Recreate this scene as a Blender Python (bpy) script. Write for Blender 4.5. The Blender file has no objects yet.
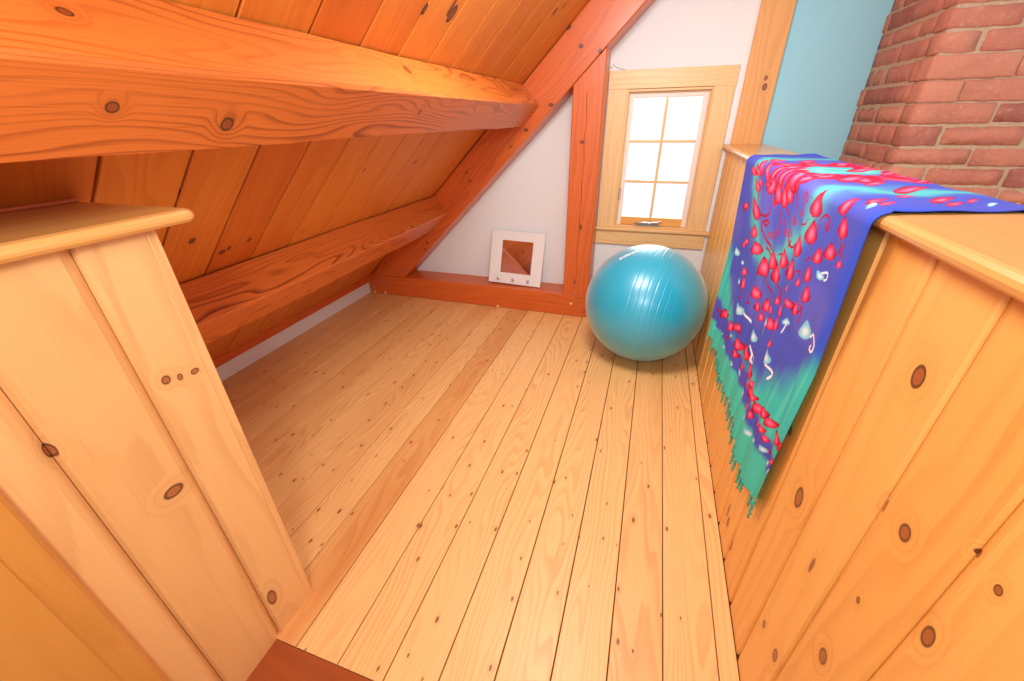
import bpy, bmesh, math, random
import numpy as np
random.seed(7); rng=np.random.default_rng(5)
C=bpy.context.scene.collection
V3=lambda *a: np.array(a,float)
X_,Y_,Z_=V3(1,0,0),V3(0,1,0),V3(0,0,1)
# ---------------------------------------------------------------- geometry helpers
class MB:
    """collects faces of one mesh, with a grain UV (u along the wood, v across, metres) and a per-board random pair"""
    def __init__(s): s.v=[]; s.f=[]; s.uv=[]; s.rn=[]; s.mi=[]; s.sm=[]
    def face(s,pts,uv=None,rn=(.5,.5),mi=0,smooth=False):
        i=len(s.v); s.v+= [tuple(p) for p in pts]; s.f.append(list(range(i,i+len(pts))))
        s.uv+= uv if uv else [(0,0)]*len(pts); s.rn+=[rn]*len(pts); s.mi.append(mi); s.sm.append(smooth)
    def prism(s,prof,O,A,B,L,l0,l1,rn=None,caps=True,nl=1,mi=0,smooth=False,jit=0.0,v0=None):
        rn=rn or (random.random(),random.random())
        u0=rn[0]*37.0; v0=(rn[1]*11.0) if v0 is None else v0
        P=[O+A*a+B*b for a,b in prof]; n=len(P)
        per=[0]
        for i in range(n): per.append(per[-1]+float(np.linalg.norm(P[(i+1)%n]-P[i])))
        ls=[l0+(l1-l0)*k/nl for k in range(nl+1)]
        rows=[]
        cen=sum(P)/n
        ph=[random.random()*6.28 for _ in range(n)]
        for l in ls:
            row=[]
            for i,p in enumerate(P):
                q=p+L*l
                if jit: 
                    d=p-cen; d=d/(np.linalg.norm(d)+1e-9)
                    q=q+d*jit*(math.sin(l*3.1+ph[i])+.6*math.sin(l*8.7+2*ph[i])+.3*math.sin(l*23+ph[i]*3))
                row.append(q)
            rows.append(row)
        for k in range(nl):
            for i in range(n):
                j=(i+1)%n
                s.face([rows[k][i],rows[k][j],rows[k+1][j],rows[k+1][i]],
                       [(u0+ls[k],v0+per[i]),(u0+ls[k],v0+per[i+1]),(u0+ls[k+1],v0+per[i+1]),(u0+ls[k+1],v0+per[i])],rn,mi,smooth)
        if caps:
            for row,rev in ((rows[0],True),(rows[-1],False)):
                pts=row[::-1] if rev else row; pr=prof[::-1] if rev else prof
                s.face(pts,[(u0+.15*a,v0+b) for a,b in pr],rn,mi)
    def box(s,lo,hi,axis=1,rn=None,c=.002,mi=0):
        """board with small chamfers, grain along the given axis"""
        lo=V3(*lo); hi=V3(*hi); ax=[X_,Y_,Z_]
        a,b=[(1,2),(2,0),(0,1)][axis]; wa,wb=hi[a]-lo[a],hi[b]-lo[b]
        c=min(c,wa*.45,wb*.45)
        pr=[(c,0),(wa-c,0),(wa,c),(wa,wb-c),(wa-c,wb),(c,wb),(0,wb-c),(0,c)]
        O=V3(0,0,0); O[a]=lo[a]; O[b]=lo[b]
        s.prism(pr,O,ax[a],ax[b],ax[axis],lo[axis],hi[axis],rn,mi=mi)
    def build(s,name,mats,parent=None,merge=False,auto=None):
        me=bpy.data.meshes.new(name); me.from_pydata(s.v,[],s.f)
        for m in (mats if isinstance(mats,(list,tuple)) else [mats]): me.materials.append(m)
        l=me.uv_layers.new(name='grain'); l.data.foreach_set('uv',np.array(s.uv,np.float32).ravel())
        l=me.uv_layers.new(name='rnd'); l.data.foreach_set('uv',np.array(s.rn,np.float32).ravel())
        me.polygons.foreach_set('material_index',np.array(s.mi,np.int32)); me.polygons.foreach_set('use_smooth',np.array(s.sm,bool))
        bm=bmesh.new(); bm.from_mesh(me)
        bmesh.ops.remove_doubles(bm,verts=bm.verts,dist=1e-5)
        bmesh.ops.recalc_face_normals(bm,faces=bm.faces); bm.to_mesh(me); bm.free()
        o=bpy.data.objects.new(name,me); C.objects.link(o)
        if parent: o.parent=parent
        return o
def tag(o,label,cat,group=None,kind=None):
    o['label']=label; o['category']=cat
    if group:o['group']=group
    if kind:o['kind']=kind
    return o
def struct(o,label,cat): return tag(o,label,cat,kind='structure')
def empty(name,loc):
    o=bpy.data.objects.new(name,None); o.location=loc; o.empty_display_size=.05; C.objects.link(o); return o
def keep(child,parent):
    """parent a mesh already built in world coordinates under an Empty that stands elsewhere"""
    child.parent=parent
    me=child.data; off=np.array(parent.location)
    co=np.empty(len(me.vertices)*3,np.float32); me.vertices.foreach_get('co',co); co=co.reshape(-1,3)-off; me.vertices.foreach_set('co',co.ravel()); me.update()
    return child
def lathe(name,prof,mat,n=24,axis=None,origin=(0,0,0),smooth=True,parent=None):
    """prof: list of (radius, height) about axis"""
    a=V3(*(axis or (0,0,1))); a/=np.linalg.norm(a)
    t=X_ if abs(a[0])<.9 else Y_; e1=np.cross(a,t); e1/=np.linalg.norm(e1); e2=np.cross(a,e1); O=V3(*origin)
    v=[];f=[]
    for r,h in prof:
        for k in range(n):
            th=2*math.pi*k/n; v.append(O+a*h+e1*(r*math.cos(th))+e2*(r*math.sin(th)))
    for i in range(len(prof)-1):
        for k in range(n):
            j=(k+1)%n; f.append((i*n+k,i*n+j,(i+1)*n+j,(i+1)*n+k))
    me=bpy.data.meshes.new(name); me.from_pydata([tuple(p) for p in v],[],f); me.materials.append(mat)
    bm=bmesh.new(); bm.from_mesh(me); bmesh.ops.remove_doubles(bm,verts=bm.verts,dist=1e-6)
    bmesh.ops.holes_fill(bm,edges=bm.edges); bmesh.ops.recalc_face_normals(bm,faces=bm.faces)
    for q in bm.faces:q.smooth=smooth
    bm.to_mesh(me); bm.free()
    o=bpy.data.objects.new(name,me); C.objects.link(o)
    if parent:o.parent=parent
    return o
def tube(name,pts,r,mat,parent=None,n=8):
    pts=[V3(*p) for p in pts]; v=[];f=[]
    for i,p in enumerate(pts):
        d=pts[min(i+1,len(pts)-1)]-pts[max(i-1,0)]; d/=np.linalg.norm(d)
        t=Z_ if abs(d[2])<.9 else X_; e1=np.cross(d,t); e1/=np.linalg.norm(e1); e2=np.cross(d,e1)
        rr=r[i] if isinstance(r,(list,tuple)) else r
        for k in range(n):
            th=2*math.pi*k/n; v.append(tuple(p+e1*rr*math.cos(th)+e2*rr*math.sin(th)))
    for i in range(len(pts)-1):
        for k in range(n): j=(k+1)%n; f.append((i*n+k,i*n+j,(i+1)*n+j,(i+1)*n+k))
    f.append(tuple(range(n))[::-1]); f.append(tuple(range((len(pts)-1)*n,len(pts)*n)))
    me=bpy.data.meshes.new(name); me.from_pydata(v,[],f); me.materials.append(mat)
    for q in me.polygons:q.use_smooth=True
    o=bpy.data.objects.new(name,me); C.objects.link(o)
    if parent:o.parent=parent
    return o
# ---------------------------------------------------------------- materials
def lin(c):
    return tuple(((x/255)/12.92 if x/255<=.04045 else ((x/255+.055)/1.055)**2.4) for x in c)+(1,)
class NT:
    def __init__(s,name):
        s.m=bpy.data.materials.new(name); s.m.use_nodes=True; s.t=s.m.node_tree; s.t.nodes.clear()
        s.out=s.n('ShaderNodeOutputMaterial'); s.b=s.n('ShaderNodeBsdfPrincipled'); s.l(s.b.outputs[0],s.out.inputs[0])
    def n(s,t,**k):
        o=s.t.nodes.new(t)
        for a,b in k.items(): setattr(o,a,b)
        return o
    def l(s,a,b): s.t.links.new(a,b)
    def put(s,sock,x):
        if hasattr(x,'is_linked'): s.l(x,sock)
        else: sock.default_value=x
    def math(s,op,a,b=None,c=None,clamp=False):
        o=s.n('ShaderNodeMath',operation=op,use_clamp=clamp); s.put(o.inputs[0],a)
        if b is not None:s.put(o.inputs[1],b)
        if c is not None:s.put(o.inputs[2],c)
        return o.outputs[0]
    def mix(s,f,a,b,mode='MIX'):
        o=s.n('ShaderNodeMix',data_type='RGBA',blend_type=mode); s.put(o.inputs[0],f); s.put(o.inputs[6],a); s.put(o.inputs[7],b); return o.outputs[2]
    def comb(s,x,y,z):
        o=s.n('ShaderNodeCombineXYZ'); s.put(o.inputs[0],x); s.put(o.inputs[1],y); s.put(o.inputs[2],z); return o.outputs[0]
    def sep(s,v): o=s.n('ShaderNodeSeparateXYZ'); s.l(v,o.inputs[0]); return o.outputs
    def uvm(s,name): return s.n('ShaderNodeUVMap',uv_map=name).outputs[0]
    def noise(s,vec,scale=1,detail=2,rough=.5,dist=0):
        o=s.n('ShaderNodeTexNoise'); s.l(vec,o.inputs['Vector']); o.inputs['Scale'].default_value=scale; o.inputs['Detail'].default_value=detail; o.inputs['Roughness'].default_value=rough; o.inputs['Distortion'].default_value=dist
        return o.outputs[0]
    def smooth(s,x,a,b):
        o=s.n('ShaderNodeMapRange',interpolation_type='SMOOTHSTEP'); s.put(o.inputs[0],x); o.inputs[1].default_value=a; o.inputs[2].default_value=b; return o.outputs[0]
    def bump(s,h,strength=.2,dist=.002):
        o=s.n('ShaderNodeBump'); s.put(o.inputs['Height'],h); o.inputs['Strength'].default_value=strength; o.inputs['Distance'].default_value=dist; s.l(o.outputs[0],s.b.inputs['Normal'])
def plain(name,col,rough=.5,metal=0,spec=.5,bump=None):
    t=NT(name); t.b.inputs['Base Color'].default_value=lin(col); t.b.inputs['Roughness'].default_value=rough; t.b.inputs['Metallic'].default_value=metal
    t.b.inputs['Specular IOR Level'].default_value=spec
    if bump:
        g=t.n('ShaderNodeTexCoord').outputs['Object']; n=t.noise(g,bump[0],4); t.bump(n,bump[1],.003)
        n2=t.noise(g,2.3,3); t.l(t.mix(t.math('MULTIPLY',n2,.16),lin(col),lin(tuple(c*.86 for c in col))),t.b.inputs['Base Color'])
    return t.m
def wood(name,base,dark,alt,knotc=(120,50,15),rings=42,wav=2.2,rs=.55,vary=.5,kd=None,kbig=None,rough=.38,kaxes=None,coat=.15,bumps=.12,fib=.25,sharp=.25):
    """board timber: growth rings drawn out along u, wandering with noise, bending round knots.
    kd=(cells per metre along,across,threshold,radius) scatters small knots; kbig=[(p,q,rp,rq),..] are single knots at object coordinates kaxes"""
    t=NT(name); g=t.sep(t.uvm('grain')); u,v=g[0],g[1]; r=t.sep(t.uvm('rnd')); r1,r2=r[0],r[1]
    z=t.math('MULTIPLY',r1,23.7)
    low=t.noise(t.comb(t.math('MULTIPLY',u,.9),t.math('MULTIPLY',v,5.5),z),1,2,.5)
    mid=t.noise(t.comb(t.math('MULTIPLY',u,4.0),t.math('MULTIPLY',v,26),z),1,2,.5)
    field=t.math('ADD',t.math('MULTIPLY',v,rings*.55),t.math('ADD',t.math('MULTIPLY',low,rings*wav*.11),t.math('MULTIPLY',mid,.55)))
    knot=None; halo=None
    def acc(a,b,op='MAXIMUM'): return b if a is None else t.math(op,a,b)
    if kd:
        vo=t.n('ShaderNodeTexVoronoi',voronoi_dimensions='2D',feature='F1'); vo.inputs['Scale'].default_value=1; vo.inputs['Randomness'].default_value=.9
        t.l(t.comb(t.math('MULTIPLY',u,kd[0]),t.math('MULTIPLY',v,kd[1]),0),vo.inputs['Vector'])
        cc=t.sep(vo.outputs['Color']); on=t.math('GREATER_THAN',cc[0],kd[2])
        rad=t.math('MULTIPLY_ADD',cc[1],kd[3]*.75,kd[3]*.35)
        d=t.math('DIVIDE',vo.outputs['Distance'],rad)
        k=t.math('MULTIPLY',t.math('SUBTRACT',1,t.smooth(d,.75,1.1)),on); knot=acc(knot,k)
        halo=acc(halo,t.math('MULTIPLY',t.math('SUBTRACT',1,t.smooth(d,.6,3.6)),on))
    rim=None; inner=None
    if kbig:
        ob=t.sep(t.n('ShaderNodeTexCoord').outputs['Object']); p,q=ob[kaxes[0]],ob[kaxes[1]]
        for (kp,kq,rp,rq) in kbig:
            dx=t.math('DIVIDE',t.math('SUBTRACT',p,kp),rp); dy=t.math('DIVIDE',t.math('SUBTRACT',q,kq),rq)
            d=t.math('SQRT',t.math('ADD',t.math('MULTIPLY',dx,dx),t.math('MULTIPLY',dy,dy)))
            d=t.math('ADD',d,t.math('MULTIPLY',t.math('SUBTRACT',mid,.5),.35))
            knot=acc(knot,t.math('SUBTRACT',1,t.smooth(d,.85,1.08)))
            rim=acc(rim,t.math('MULTIPLY',t.smooth(d,.55,.9),t.math('SUBTRACT',1,t.smooth(d,.92,1.12))))
            halo=acc(halo,t.math('SUBTRACT',1,t.smooth(d,.7,4.2)))
            inner=acc(inner,t.math('MULTIPLY',t.math('SUBTRACT',1,t.smooth(d,.8,1.0)),t.math('MULTIPLY_ADD',t.math('SINE',t.math('MULTIPLY',d,15)),.5,.5)))
    if halo is not None: field=t.math('ADD',field,t.math('MULTIPLY',t.math('MULTIPLY',halo,halo),1.9))
    fr=t.math('FRACT',field)
    ring=t.math('MULTIPLY',t.smooth(fr,sharp,.88),t.math('SUBTRACT',1,t.smooth(fr,.9,1.0)))
    amt=t.noise(t.comb(t.math('MULTIPLY',u,1.1),t.math('MULTIPLY',v,9),t.math('ADD',z,4.4)),1,1)
    amt=t.smooth(amt,.25,.75)
    ring=t.math('MULTIPLY',ring,t.math('MULTIPLY_ADD',amt,rs*.8,rs*.2))
    fibn=t.noise(t.comb(t.math('MULTIPLY',u,7),t.math('MULTIPLY',v,420),z),1,2,.6)
    tone=t.noise(t.comb(t.math('MULTIPLY',u,1.5),t.math('MULTIPLY',v,12),t.math('ADD',z,9.1)),1,3)
    bc=t.mix(t.math('MULTIPLY',t.math('ADD',t.math('SUBTRACT',r2,.5),t.math('MULTIPLY',t.math('SUBTRACT',tone,.5),.9)),vary*2,clamp=True),lin(base),lin(alt))
    bc=t.mix(ring,bc,lin(dark))
    bc=t.mix(t.math('MULTIPLY',t.smooth(fibn,.5,.8),fib),bc,lin(dark))
    if knot is not None:
        kc=lin(knotc)
        kr=t.math('MULTIPLY',knot,.82)
        bc=t.mix(t.math('MULTIPLY',halo,.16),bc,lin(dark))
        bc=t.mix(kr,bc,kc)
        if inner is not None: bc=t.mix(t.math('MULTIPLY',inner,.5),bc,lin(tuple(min(255,c*1.5+14) for c in knotc)))
        if rim is not None: bc=t.mix(t.math('MULTIPLY',rim,.75),bc,lin(tuple(c*.45 for c in knotc)))
    t.l(bc,t.b.inputs['Base Color']); t.b.inputs['Roughness'].default_value=rough
    t.b.inputs['Coat Weight'].default_value=coat; t.b.inputs['Coat Roughness'].default_value=.25
    t.bump(t.math('ADD',t.math('MULTIPLY',ring,.6),t.math('MULTIPLY',fibn,.35)),bumps,.0015)
    return t.m
RED=[[1.764,0.038,-0.039,0.011,-0.036,-0.006],[1.693,0.03,-0.04,0.014,-0.034,-0.005],[1.658,0.074,-0.04,0.015,-0.034,-0.006],[1.623,0.057,-0.024,0.01,-0.024,-0.004],[1.615,0.143,-0.06,0.024,-0.05,-0.011],[1.565,0.209,-0.01,0.017,-0.051,-0.01],[1.483,0.242,-0.022,0.015,-0.075,-0.021],[1.78,0.159,-0.012,0.008,-0.032,-0.006],[1.661,0.265,0.005,0.012,-0.039,-0.007],[1.697,0.286,-0.004,0.011,-0.031,-0.007],[1.463,0.046,0.009,0.026,-0.056,-0.003],[1.377,0.055,-0.019,0.026,-0.037,-0.004],[1.31,0.056,-0.019,0.024,-0.033,-0.004],[1.27,0.042,-0.012,0.021,-0.031,-0.003],[1.245,0.019,-0.002,0.017,-0.03,-0.002],[1.228,0.003,0.016,0.011,-0.036,0.003],[1.507,0.043,0.005,0.015,-0.037,-0.002],[1.057,0.034,-0.001,0.023,-0.032,-0.002],[1.043,0.088,-0.004,0.023,-0.032,-0.005],[1.102,0.135,-0.005,0.023,-0.029,-0.005],[0.925,0.013,-0.005,0.013,-0.019,-0.002],[0.898,0.045,-0.005,0.018,-0.021,-0.002],[0.972,0.119,-0.001,0.016,-0.022,-0.004],[0.925,0.097,-0.004,0.015,-0.025,-0.005],[0.868,0.104,-0.002,0.007,-0.012,-0.002],[0.996,0.166,-0.003,0.017,-0.021,-0.005],[0.972,0.204,-0.001,0.018,-0.02,-0.005],[1.06,0.261,-0.02,0.004,-0.019,-0.011],[1.014,0.255,-0.003,0.016,-0.022,-0.007],[1.354,0.265,-0.014,0.024,-0.052,-0.015],[1.286,0.223,-0.01,0.023,-0.035,-0.009],[1.188,0.19,-0.01,0.022,-0.034,-0.008],[1.112,0.195,-0.005,0.025,-0.035,-0.008],[1.227,0.244,-0.016,0.022,-0.042,-0.013],[1.368,0.352,-0.02,0.014,-0.04,-0.015],[1.583,0.354,-0.016,0.01,-0.045,-0.015],[1.542,0.384,-0.015,0.017,-0.044,-0.015],[1.325,0.381,-0.016,0.011,-0.032,-0.013],[1.245,0.345,-0.009,0.016,-0.029,-0.011],[1.183,0.33,-0.007,0.011,-0.015,-0.006],[1.105,0.299,-0.005,0.017,-0.022,-0.008],[1.156,0.36,-0.011,0.014,-0.025,-0.011],[1.106,0.338,-0.009,0.016,-0.027,-0.011],[1.261,0.387,-0.005,0.012,-0.018,-0.007],[1.721,0.581,-0.02,0.011,-0.056,-0.025],[1.819,0.605,-0.014,0.007,-0.038,-0.016],[1.555,0.562,-0.021,0.012,-0.065,-0.031],[1.447,0.514,-0.013,0.008,-0.047,-0.023],[1.042,0.201,0.001,0.01,-0.011,-0.003],[1.099,0.237,-0.001,0.008,-0.013,-0.004],[1.1,0.393,-0.009,0.007,-0.022,-0.012],[1.119,0.407,-0.006,0.005,-0.014,-0.007],[1.154,0.292,-0.002,0.011,-0.015,-0.005],[1.393,0.553,-0.022,0.013,-0.045,-0.024],[1.298,0.532,-0.029,0.013,-0.032,-0.018],[1.21,0.547,-0.03,0.01,-0.033,-0.022],[1.15,0.552,-0.01,0.007,-0.015,-0.01],[1.128,0.572,-0.026,0.007,-0.024,-0.018],[1.076,0.553,-0.014,0.003,-0.025,-0.02],[1.034,0.557,-0.02,0.004,-0.023,-0.02],[0.983,0.535,-0.019,0.004,-0.025,-0.021],[0.94,0.531,-0.016,0.004,-0.019,-0.017],[0.887,0.537,-0.023,0.004,-0.02,-0.02],[0.838,0.519,0.002,0.019,-0.018,-0.011],[0.961,0.57,-0.013,0.003,-0.014,-0.013],[0.993,0.576,-0.005,0.01,-0.012,-0.009],[1.055,0.594,-0.005,0.011,-0.014,-0.01],[1.125,0.614,-0.002,0.014,-0.016,-0.01],[1.201,0.589,-0.011,0.007,-0.023,-0.015],[1.302,0.588,-0.014,0.008,-0.02,-0.012],[1.389,0.591,-0.006,0.014,-0.031,-0.016],[1.292,0.582,-0.01,0.006,-0.02,-0.012],[0.936,0.579,-0.008,0.006,-0.011,-0.009],[0.856,0.585,-0.0,0.009,-0.01,-0.007],[1.676,-0.037,-0.017,0.033,-0.055,0.011],[1.485,-0.037,-0.017,0.035,-0.044,0.01],[1.651,-0.118,-0.011,0.023,-0.044,0.011],[1.223,-0.097,-0.026,0.039,-0.048,0.015],[1.141,-0.112,-0.017,0.026,-0.034,0.012],[1.061,-0.142,-0.032,0.041,-0.036,0.014],[1.43,-0.192,-0.037,0.052,-0.052,0.017],[1.342,-0.216,-0.021,0.027,-0.034,0.013],[0.908,-0.025,-0.021,0.028,-0.022,0.007],[0.932,-0.132,-0.027,0.029,-0.033,0.014],[0.966,-0.095,-0.013,0.019,-0.018,0.007],[0.894,-0.132,-0.019,0.021,-0.02,0.009],[0.88,-0.033,-0.016,0.019,-0.02,0.007],[1.567,0.019,-0.043,0.027,-0.048,0.008],[1.307,-0.007,-0.036,0.038,-0.056,0.013],[1.669,0.015,-0.027,0.017,-0.046,0.007],[1.292,-0.048,-0.027,0.029,-0.044,0.011],[1.194,-0.22,-0.022,0.028,-0.027,0.011],[0.931,-0.174,-0.009,0.011,-0.016,0.008]]
WHT=[[1.501,0.466,-0.043,0.004,-0.049,-0.025],[1.044,0.302,0.001,0.009,-0.017,-0.005],[1.193,0.372,-0.005,0.012,-0.013,-0.005],[1.273,0.457,-0.013,0.015,-0.02,-0.01],[1.779,0.335,-0.021,0.012,-0.032,-0.009],[1.631,0.409,-0.012,0.008,-0.02,-0.007],[0.94,0.149,-0.014,0.005,-0.012,-0.006],[0.932,0.269,-0.004,0.02,-0.023,-0.009],[1.087,0.426,-0.018,0.013,-0.029,-0.016],[1.589,0.668,-0.011,0.006,-0.033,-0.018],[1.397,0.637,-0.011,0.006,-0.019,-0.011],[1.31,0.617,-0.021,0.003,-0.016,-0.011],[1.225,0.636,-0.014,0.008,-0.015,-0.01],[1.042,0.645,-0.019,-0.0,-0.013,-0.013],[0.982,0.623,-0.008,0.005,-0.01,-0.008],[0.932,0.61,-0.011,0.002,-0.011,-0.011],[0.887,0.615,-0.013,-0.001,-0.013,-0.016],[0.849,0.608,0.003,0.013,-0.01,-0.007],[1.814,0.687,-0.01,0.005,-0.042,-0.02],[1.687,0.653,-0.009,0.005,-0.027,-0.014],[1.116,0.649,-0.011,0.007,-0.012,-0.01],[1.498,0.572,-0.01,0.006,-0.021,-0.011],[1.654,0.342,-0.01,0.006,-0.02,-0.006],[0.875,-0.007,-0.01,0.014,-0.015,0.005],[0.906,-0.188,-0.009,0.011,-0.013,0.006]]
RNG=[[1.361,0.17,-0.006,0.008,-0.021,-0.005],[1.299,0.145,-0.006,0.008,-0.019,-0.004],[1.232,0.132,-0.007,0.009,-0.018,-0.004],[1.188,0.123,-0.007,0.008,-0.015,-0.003],[1.175,0.091,-0.007,0.009,-0.013,-0.002],[1.138,0.029,-0.008,0.01,-0.013,-0.002],[1.141,0.065,-0.005,0.006,-0.01,-0.002],[0.97,0.057,-0.005,0.007,-0.008,-0.001],[1.263,0.112,-0.005,0.007,-0.01,-0.002],[1.446,0.154,-0.005,0.006,-0.017,-0.003],[1.319,0.163,-0.005,0.006,-0.012,-0.003]]
TND=[[0.0037,1.47,0.061,1.424,0.096,1.421,0.119,1.468,0.137,1.523,0.142],[0.003,1.335,0.089,1.294,0.113,1.287,0.155],[0.0028,1.278,0.073,1.214,0.101,1.196,0.133,1.156,0.15,1.128,0.135],[0.0028,1.223,0.03,1.192,0.042,1.191,0.058,1.185,0.071,1.172,0.097],[0.0037,1.433,0.142,1.472,0.156,1.473,0.178,1.416,0.187,1.363,0.194,1.314,0.202],[0.0032,1.433,0.142,1.402,0.144,1.425,0.158,1.454,0.159],[0.0022,1.084,0.067,1.092,0.08,1.126,0.085,1.136,0.062,1.142,0.043],[0.0022,1.017,0.072,1.012,0.052,0.989,0.04,0.965,0.046,0.962,0.065,0.98,0.059],[0.0025,1.165,0.135,1.178,0.156,1.165,0.142],[0.0016,0.902,0.096,0.878,0.084,0.869,0.069],[0.0015,0.879,0.073,0.882,0.085,0.862,0.09],[0.0019,1.002,0.135,1.026,0.139,1.035,0.151],[0.0015,0.897,0.065,0.882,0.076,0.887,0.085],[0.0029,1.292,0.219,1.337,0.214,1.372,0.209],[0.0027,1.249,0.195,1.2,0.18],[0.0023,1.065,0.182,1.045,0.178,1.043,0.187],[0.003,1.31,0.276,1.273,0.293,1.236,0.301],[0.0026,1.181,0.257,1.149,0.264,1.143,0.287],[0.0028,1.224,0.29,1.234,0.312,1.235,0.331],[0.0023,1.106,0.24,1.1,0.261,1.114,0.284],[0.0023,1.01,0.266,0.975,0.245,0.968,0.23],[0.0022,0.988,0.234,0.968,0.245,0.97,0.27],[0.0036,1.361,0.339,1.408,0.367,1.43,0.39,1.437,0.411,1.395,0.4],[0.0043,1.523,0.396,1.497,0.413,1.541,0.442],[0.0026,1.116,0.362,1.114,0.392,1.11,0.405],[0.0062,1.51,0.565,1.519,0.591,1.575,0.624],[0.0041,1.388,0.508,1.445,0.529],[0.0034,1.397,0.325,1.408,0.306,1.381,0.29],[0.0028,1.569,0.245,1.552,0.296],[0.0037,0.889,0.577,0.899,0.597,0.918,0.601],[0.0035,1.201,0.589,1.211,0.607,1.242,0.612],[0.0044,1.373,0.558,1.391,0.604,1.434,0.608],[0.0038,1.65,0.086,1.613,0.1,1.609,0.116],[0.0039,1.746,0.153,1.776,0.176,1.848,0.174,1.806,0.156],[0.0039,1.698,0.256,1.685,0.294]]
WTN=[[0.0034,1.433,0.453,1.372,0.441,1.344,0.446],[0.003,1.273,0.493,1.25,0.509,1.249,0.533,1.214,0.52,1.222,0.504],[0.0026,1.072,0.442,1.04,0.438,1.029,0.447,1.04,0.466],[0.0021,0.923,0.277,0.901,0.27,0.886,0.258,0.865,0.271,0.867,0.288,0.885,0.291,0.881,0.281],[0.0014,0.934,0.143,0.911,0.135,0.906,0.146,0.918,0.152],[0.0012,1.041,0.309,1.049,0.335],[0.0016,1.21,0.37,1.187,0.407]]
WORLD=1.1; FLASH=14; FILL=27; SUN=5; EXPOSURE=-.04
# ---------------------------------------------------------------- palette
KR=(132,62,22)
PINE=dict(base=(232,182,116),alt=(214,152,84),dark=(176,104,44),knotc=KR)
M={}
M['floor']=wood('floor_pine',(240,190,122),(186,108,50),(212,142,76),knotc=(112,48,18),rings=90,wav=2.0,rs=.36,vary=.65,kd=(7,15,.66,.075),rough=.45,coat=.06,fib=.2)
M['right']=wood('knotty_pine_right',(236,178,94),(198,122,50),(228,162,78),knotc=(120,52,18),rings=24,rs=.36,sharp=.4,vary=.45,kd=(1.7,6,.72,.07),
   kbig=[(.603,.93,.013,.017),(.486,.759,.011,.013),(.733,.545,.017,.026),(.48,.448,.011,.016),(.384,.706,.009,.015),(.54,.749,.005,.011),(.486,.603,.0045,.006),(.366,.83,.005,.006),(.407,.832,.004,.006),(.648,.224,.007,.012),(.572,.249,.010,.016),(.876,.606,.009,.012),(.912,.402,.008,.014),(1.028,.098,.009,.02),(.948,.091,.010,.022)],kaxes=(1,2),rough=.36)
M['left']=wood('knotty_pine_left',(230,178,116),(192,128,68),(220,162,98),knotc=(132,66,34),rings=22,rs=.34,sharp=.4,vary=.4,
   kbig=[(.321,.613,.0185,.0125),(.384,.138,.012,.026),(.219,.812,.006,.014),(.396,.828,.008,.009),(.419,.82,.005,.007),(.447,.816,.008,.006)],kaxes=(1,2),rough=.4)
M['cap']=wood('cap_pine',(220,162,90),(190,124,58),(220,158,84),rings=40,rs=.25,vary=.3,rough=.3,coat=.35)
M['casing']=wood('casing_pine',(234,196,138),(204,150,88),(228,180,116),knotc=(150,90,50),rings=36,rs=.35,vary=.4,kd=(1.1,3,.72,.06),rough=.4)
M['trimboard']=wood('trim_pine',(228,168,98),(190,118,54),(220,154,82),rings=30,rs=.3,vary=.3,kbig=[(.492,1.415,.008,.012),(.496,1.375,.011,.016)],kaxes=(0,2),rough=.4)
M['beam']=wood('douglas_fir_beam',(222,120,48),(132,44,8),(204,96,32),knotc=(110,48,18),rings=100,wav=2.2,rs=.9,vary=.5,sharp=.5,kd=(1.6,4.2,.85,.05),kbig=[(.444,1.269,.009,.007),(.63,1.246,.014,.011),(.443,1.374,.009,.005),(1.29,1.381,.014,.01),(1.296,1.271,.008,.006)],kaxes=(1,2),rough=.42,bumps=.35,fib=.4)
M['rafter']=wood('rafter_fir',(214,102,36),(154,58,14),(202,88,26),knotc=(80,34,14),rings=70,wav=1.3,rs=.34,vary=.4,kd=(3.0,8,.86,.06),kbig=[(-.459,1.583,.012,.010),(-.357,1.556,.010,.010),(-.533,1.669,.016,.012),(-.614,1.315,.014,.009),(-.764,1.189,.013,.009),(-1.15,.893,.009,.007),(-1.195,1.049,.007,.007),(-.423,1.123,.012,.008),(-1.33,.546,.009,.008),(-1.526,.454,.009,.008)],kaxes=(0,2),coat=.3,rough=.42,bumps=.2)
M['ceil']=wood('ceiling_pine',(224,136,48),(172,82,18),(204,104,24),knotc=(82,40,14),rings=50,wav=2.0,rs=.27,vary=.85,kd=(2.2,5,.84,.06),kbig=[(.844,-1.279,.010,.009),(.977,-1.358,.013,.009),(1.0,-1.35,.008,.008),(1.076,-1.34,.008,.009),(1.319,-.687,.010,.014),(1.474,-.671,.016,.02),(2.3,-.53,.012,.012),(2.36,-.50,.008,.01),(1.45,-.66,.008,.02)],kaxes=(1,0),rough=.5,fib=.28,coat=0)
M['nosing']=wood('stair_nosing',(158,74,28),(112,44,14),(146,64,22),rings=40,rs=.4,vary=.3,rough=.32)
M['corner']=wood('corner_board_pine',(206,142,64),(170,102,36),(196,130,52),rings=24,rs=.22,vary=.3,rough=.4)
M['white']=plain('painted_plaster',(234,238,240),.75,bump=(60,.06))
M['base']=plain('painted_baseboard',(234,236,240),.5)
M['blue']=plain('blue_painted_plaster',(154,218,238),.7,bump=(50,.08))
M['frame']=plain('white_painted_frame',(236,234,232),.4)
M['sash']=plain('window_sash_white',(240,226,216),.45)
M['chrome']=plain('chrome',(210,210,210),.18,1)
M['dark']=plain('dark_metal',(60,60,66),.4,.6)
M['gap']=plain('joint_backing',(74,32,12),.9)
M['check']=plain('drying_check_wood',(120,52,22),.8)
M['peg']=plain('pale_peg',(244,206,156),.5)
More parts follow.
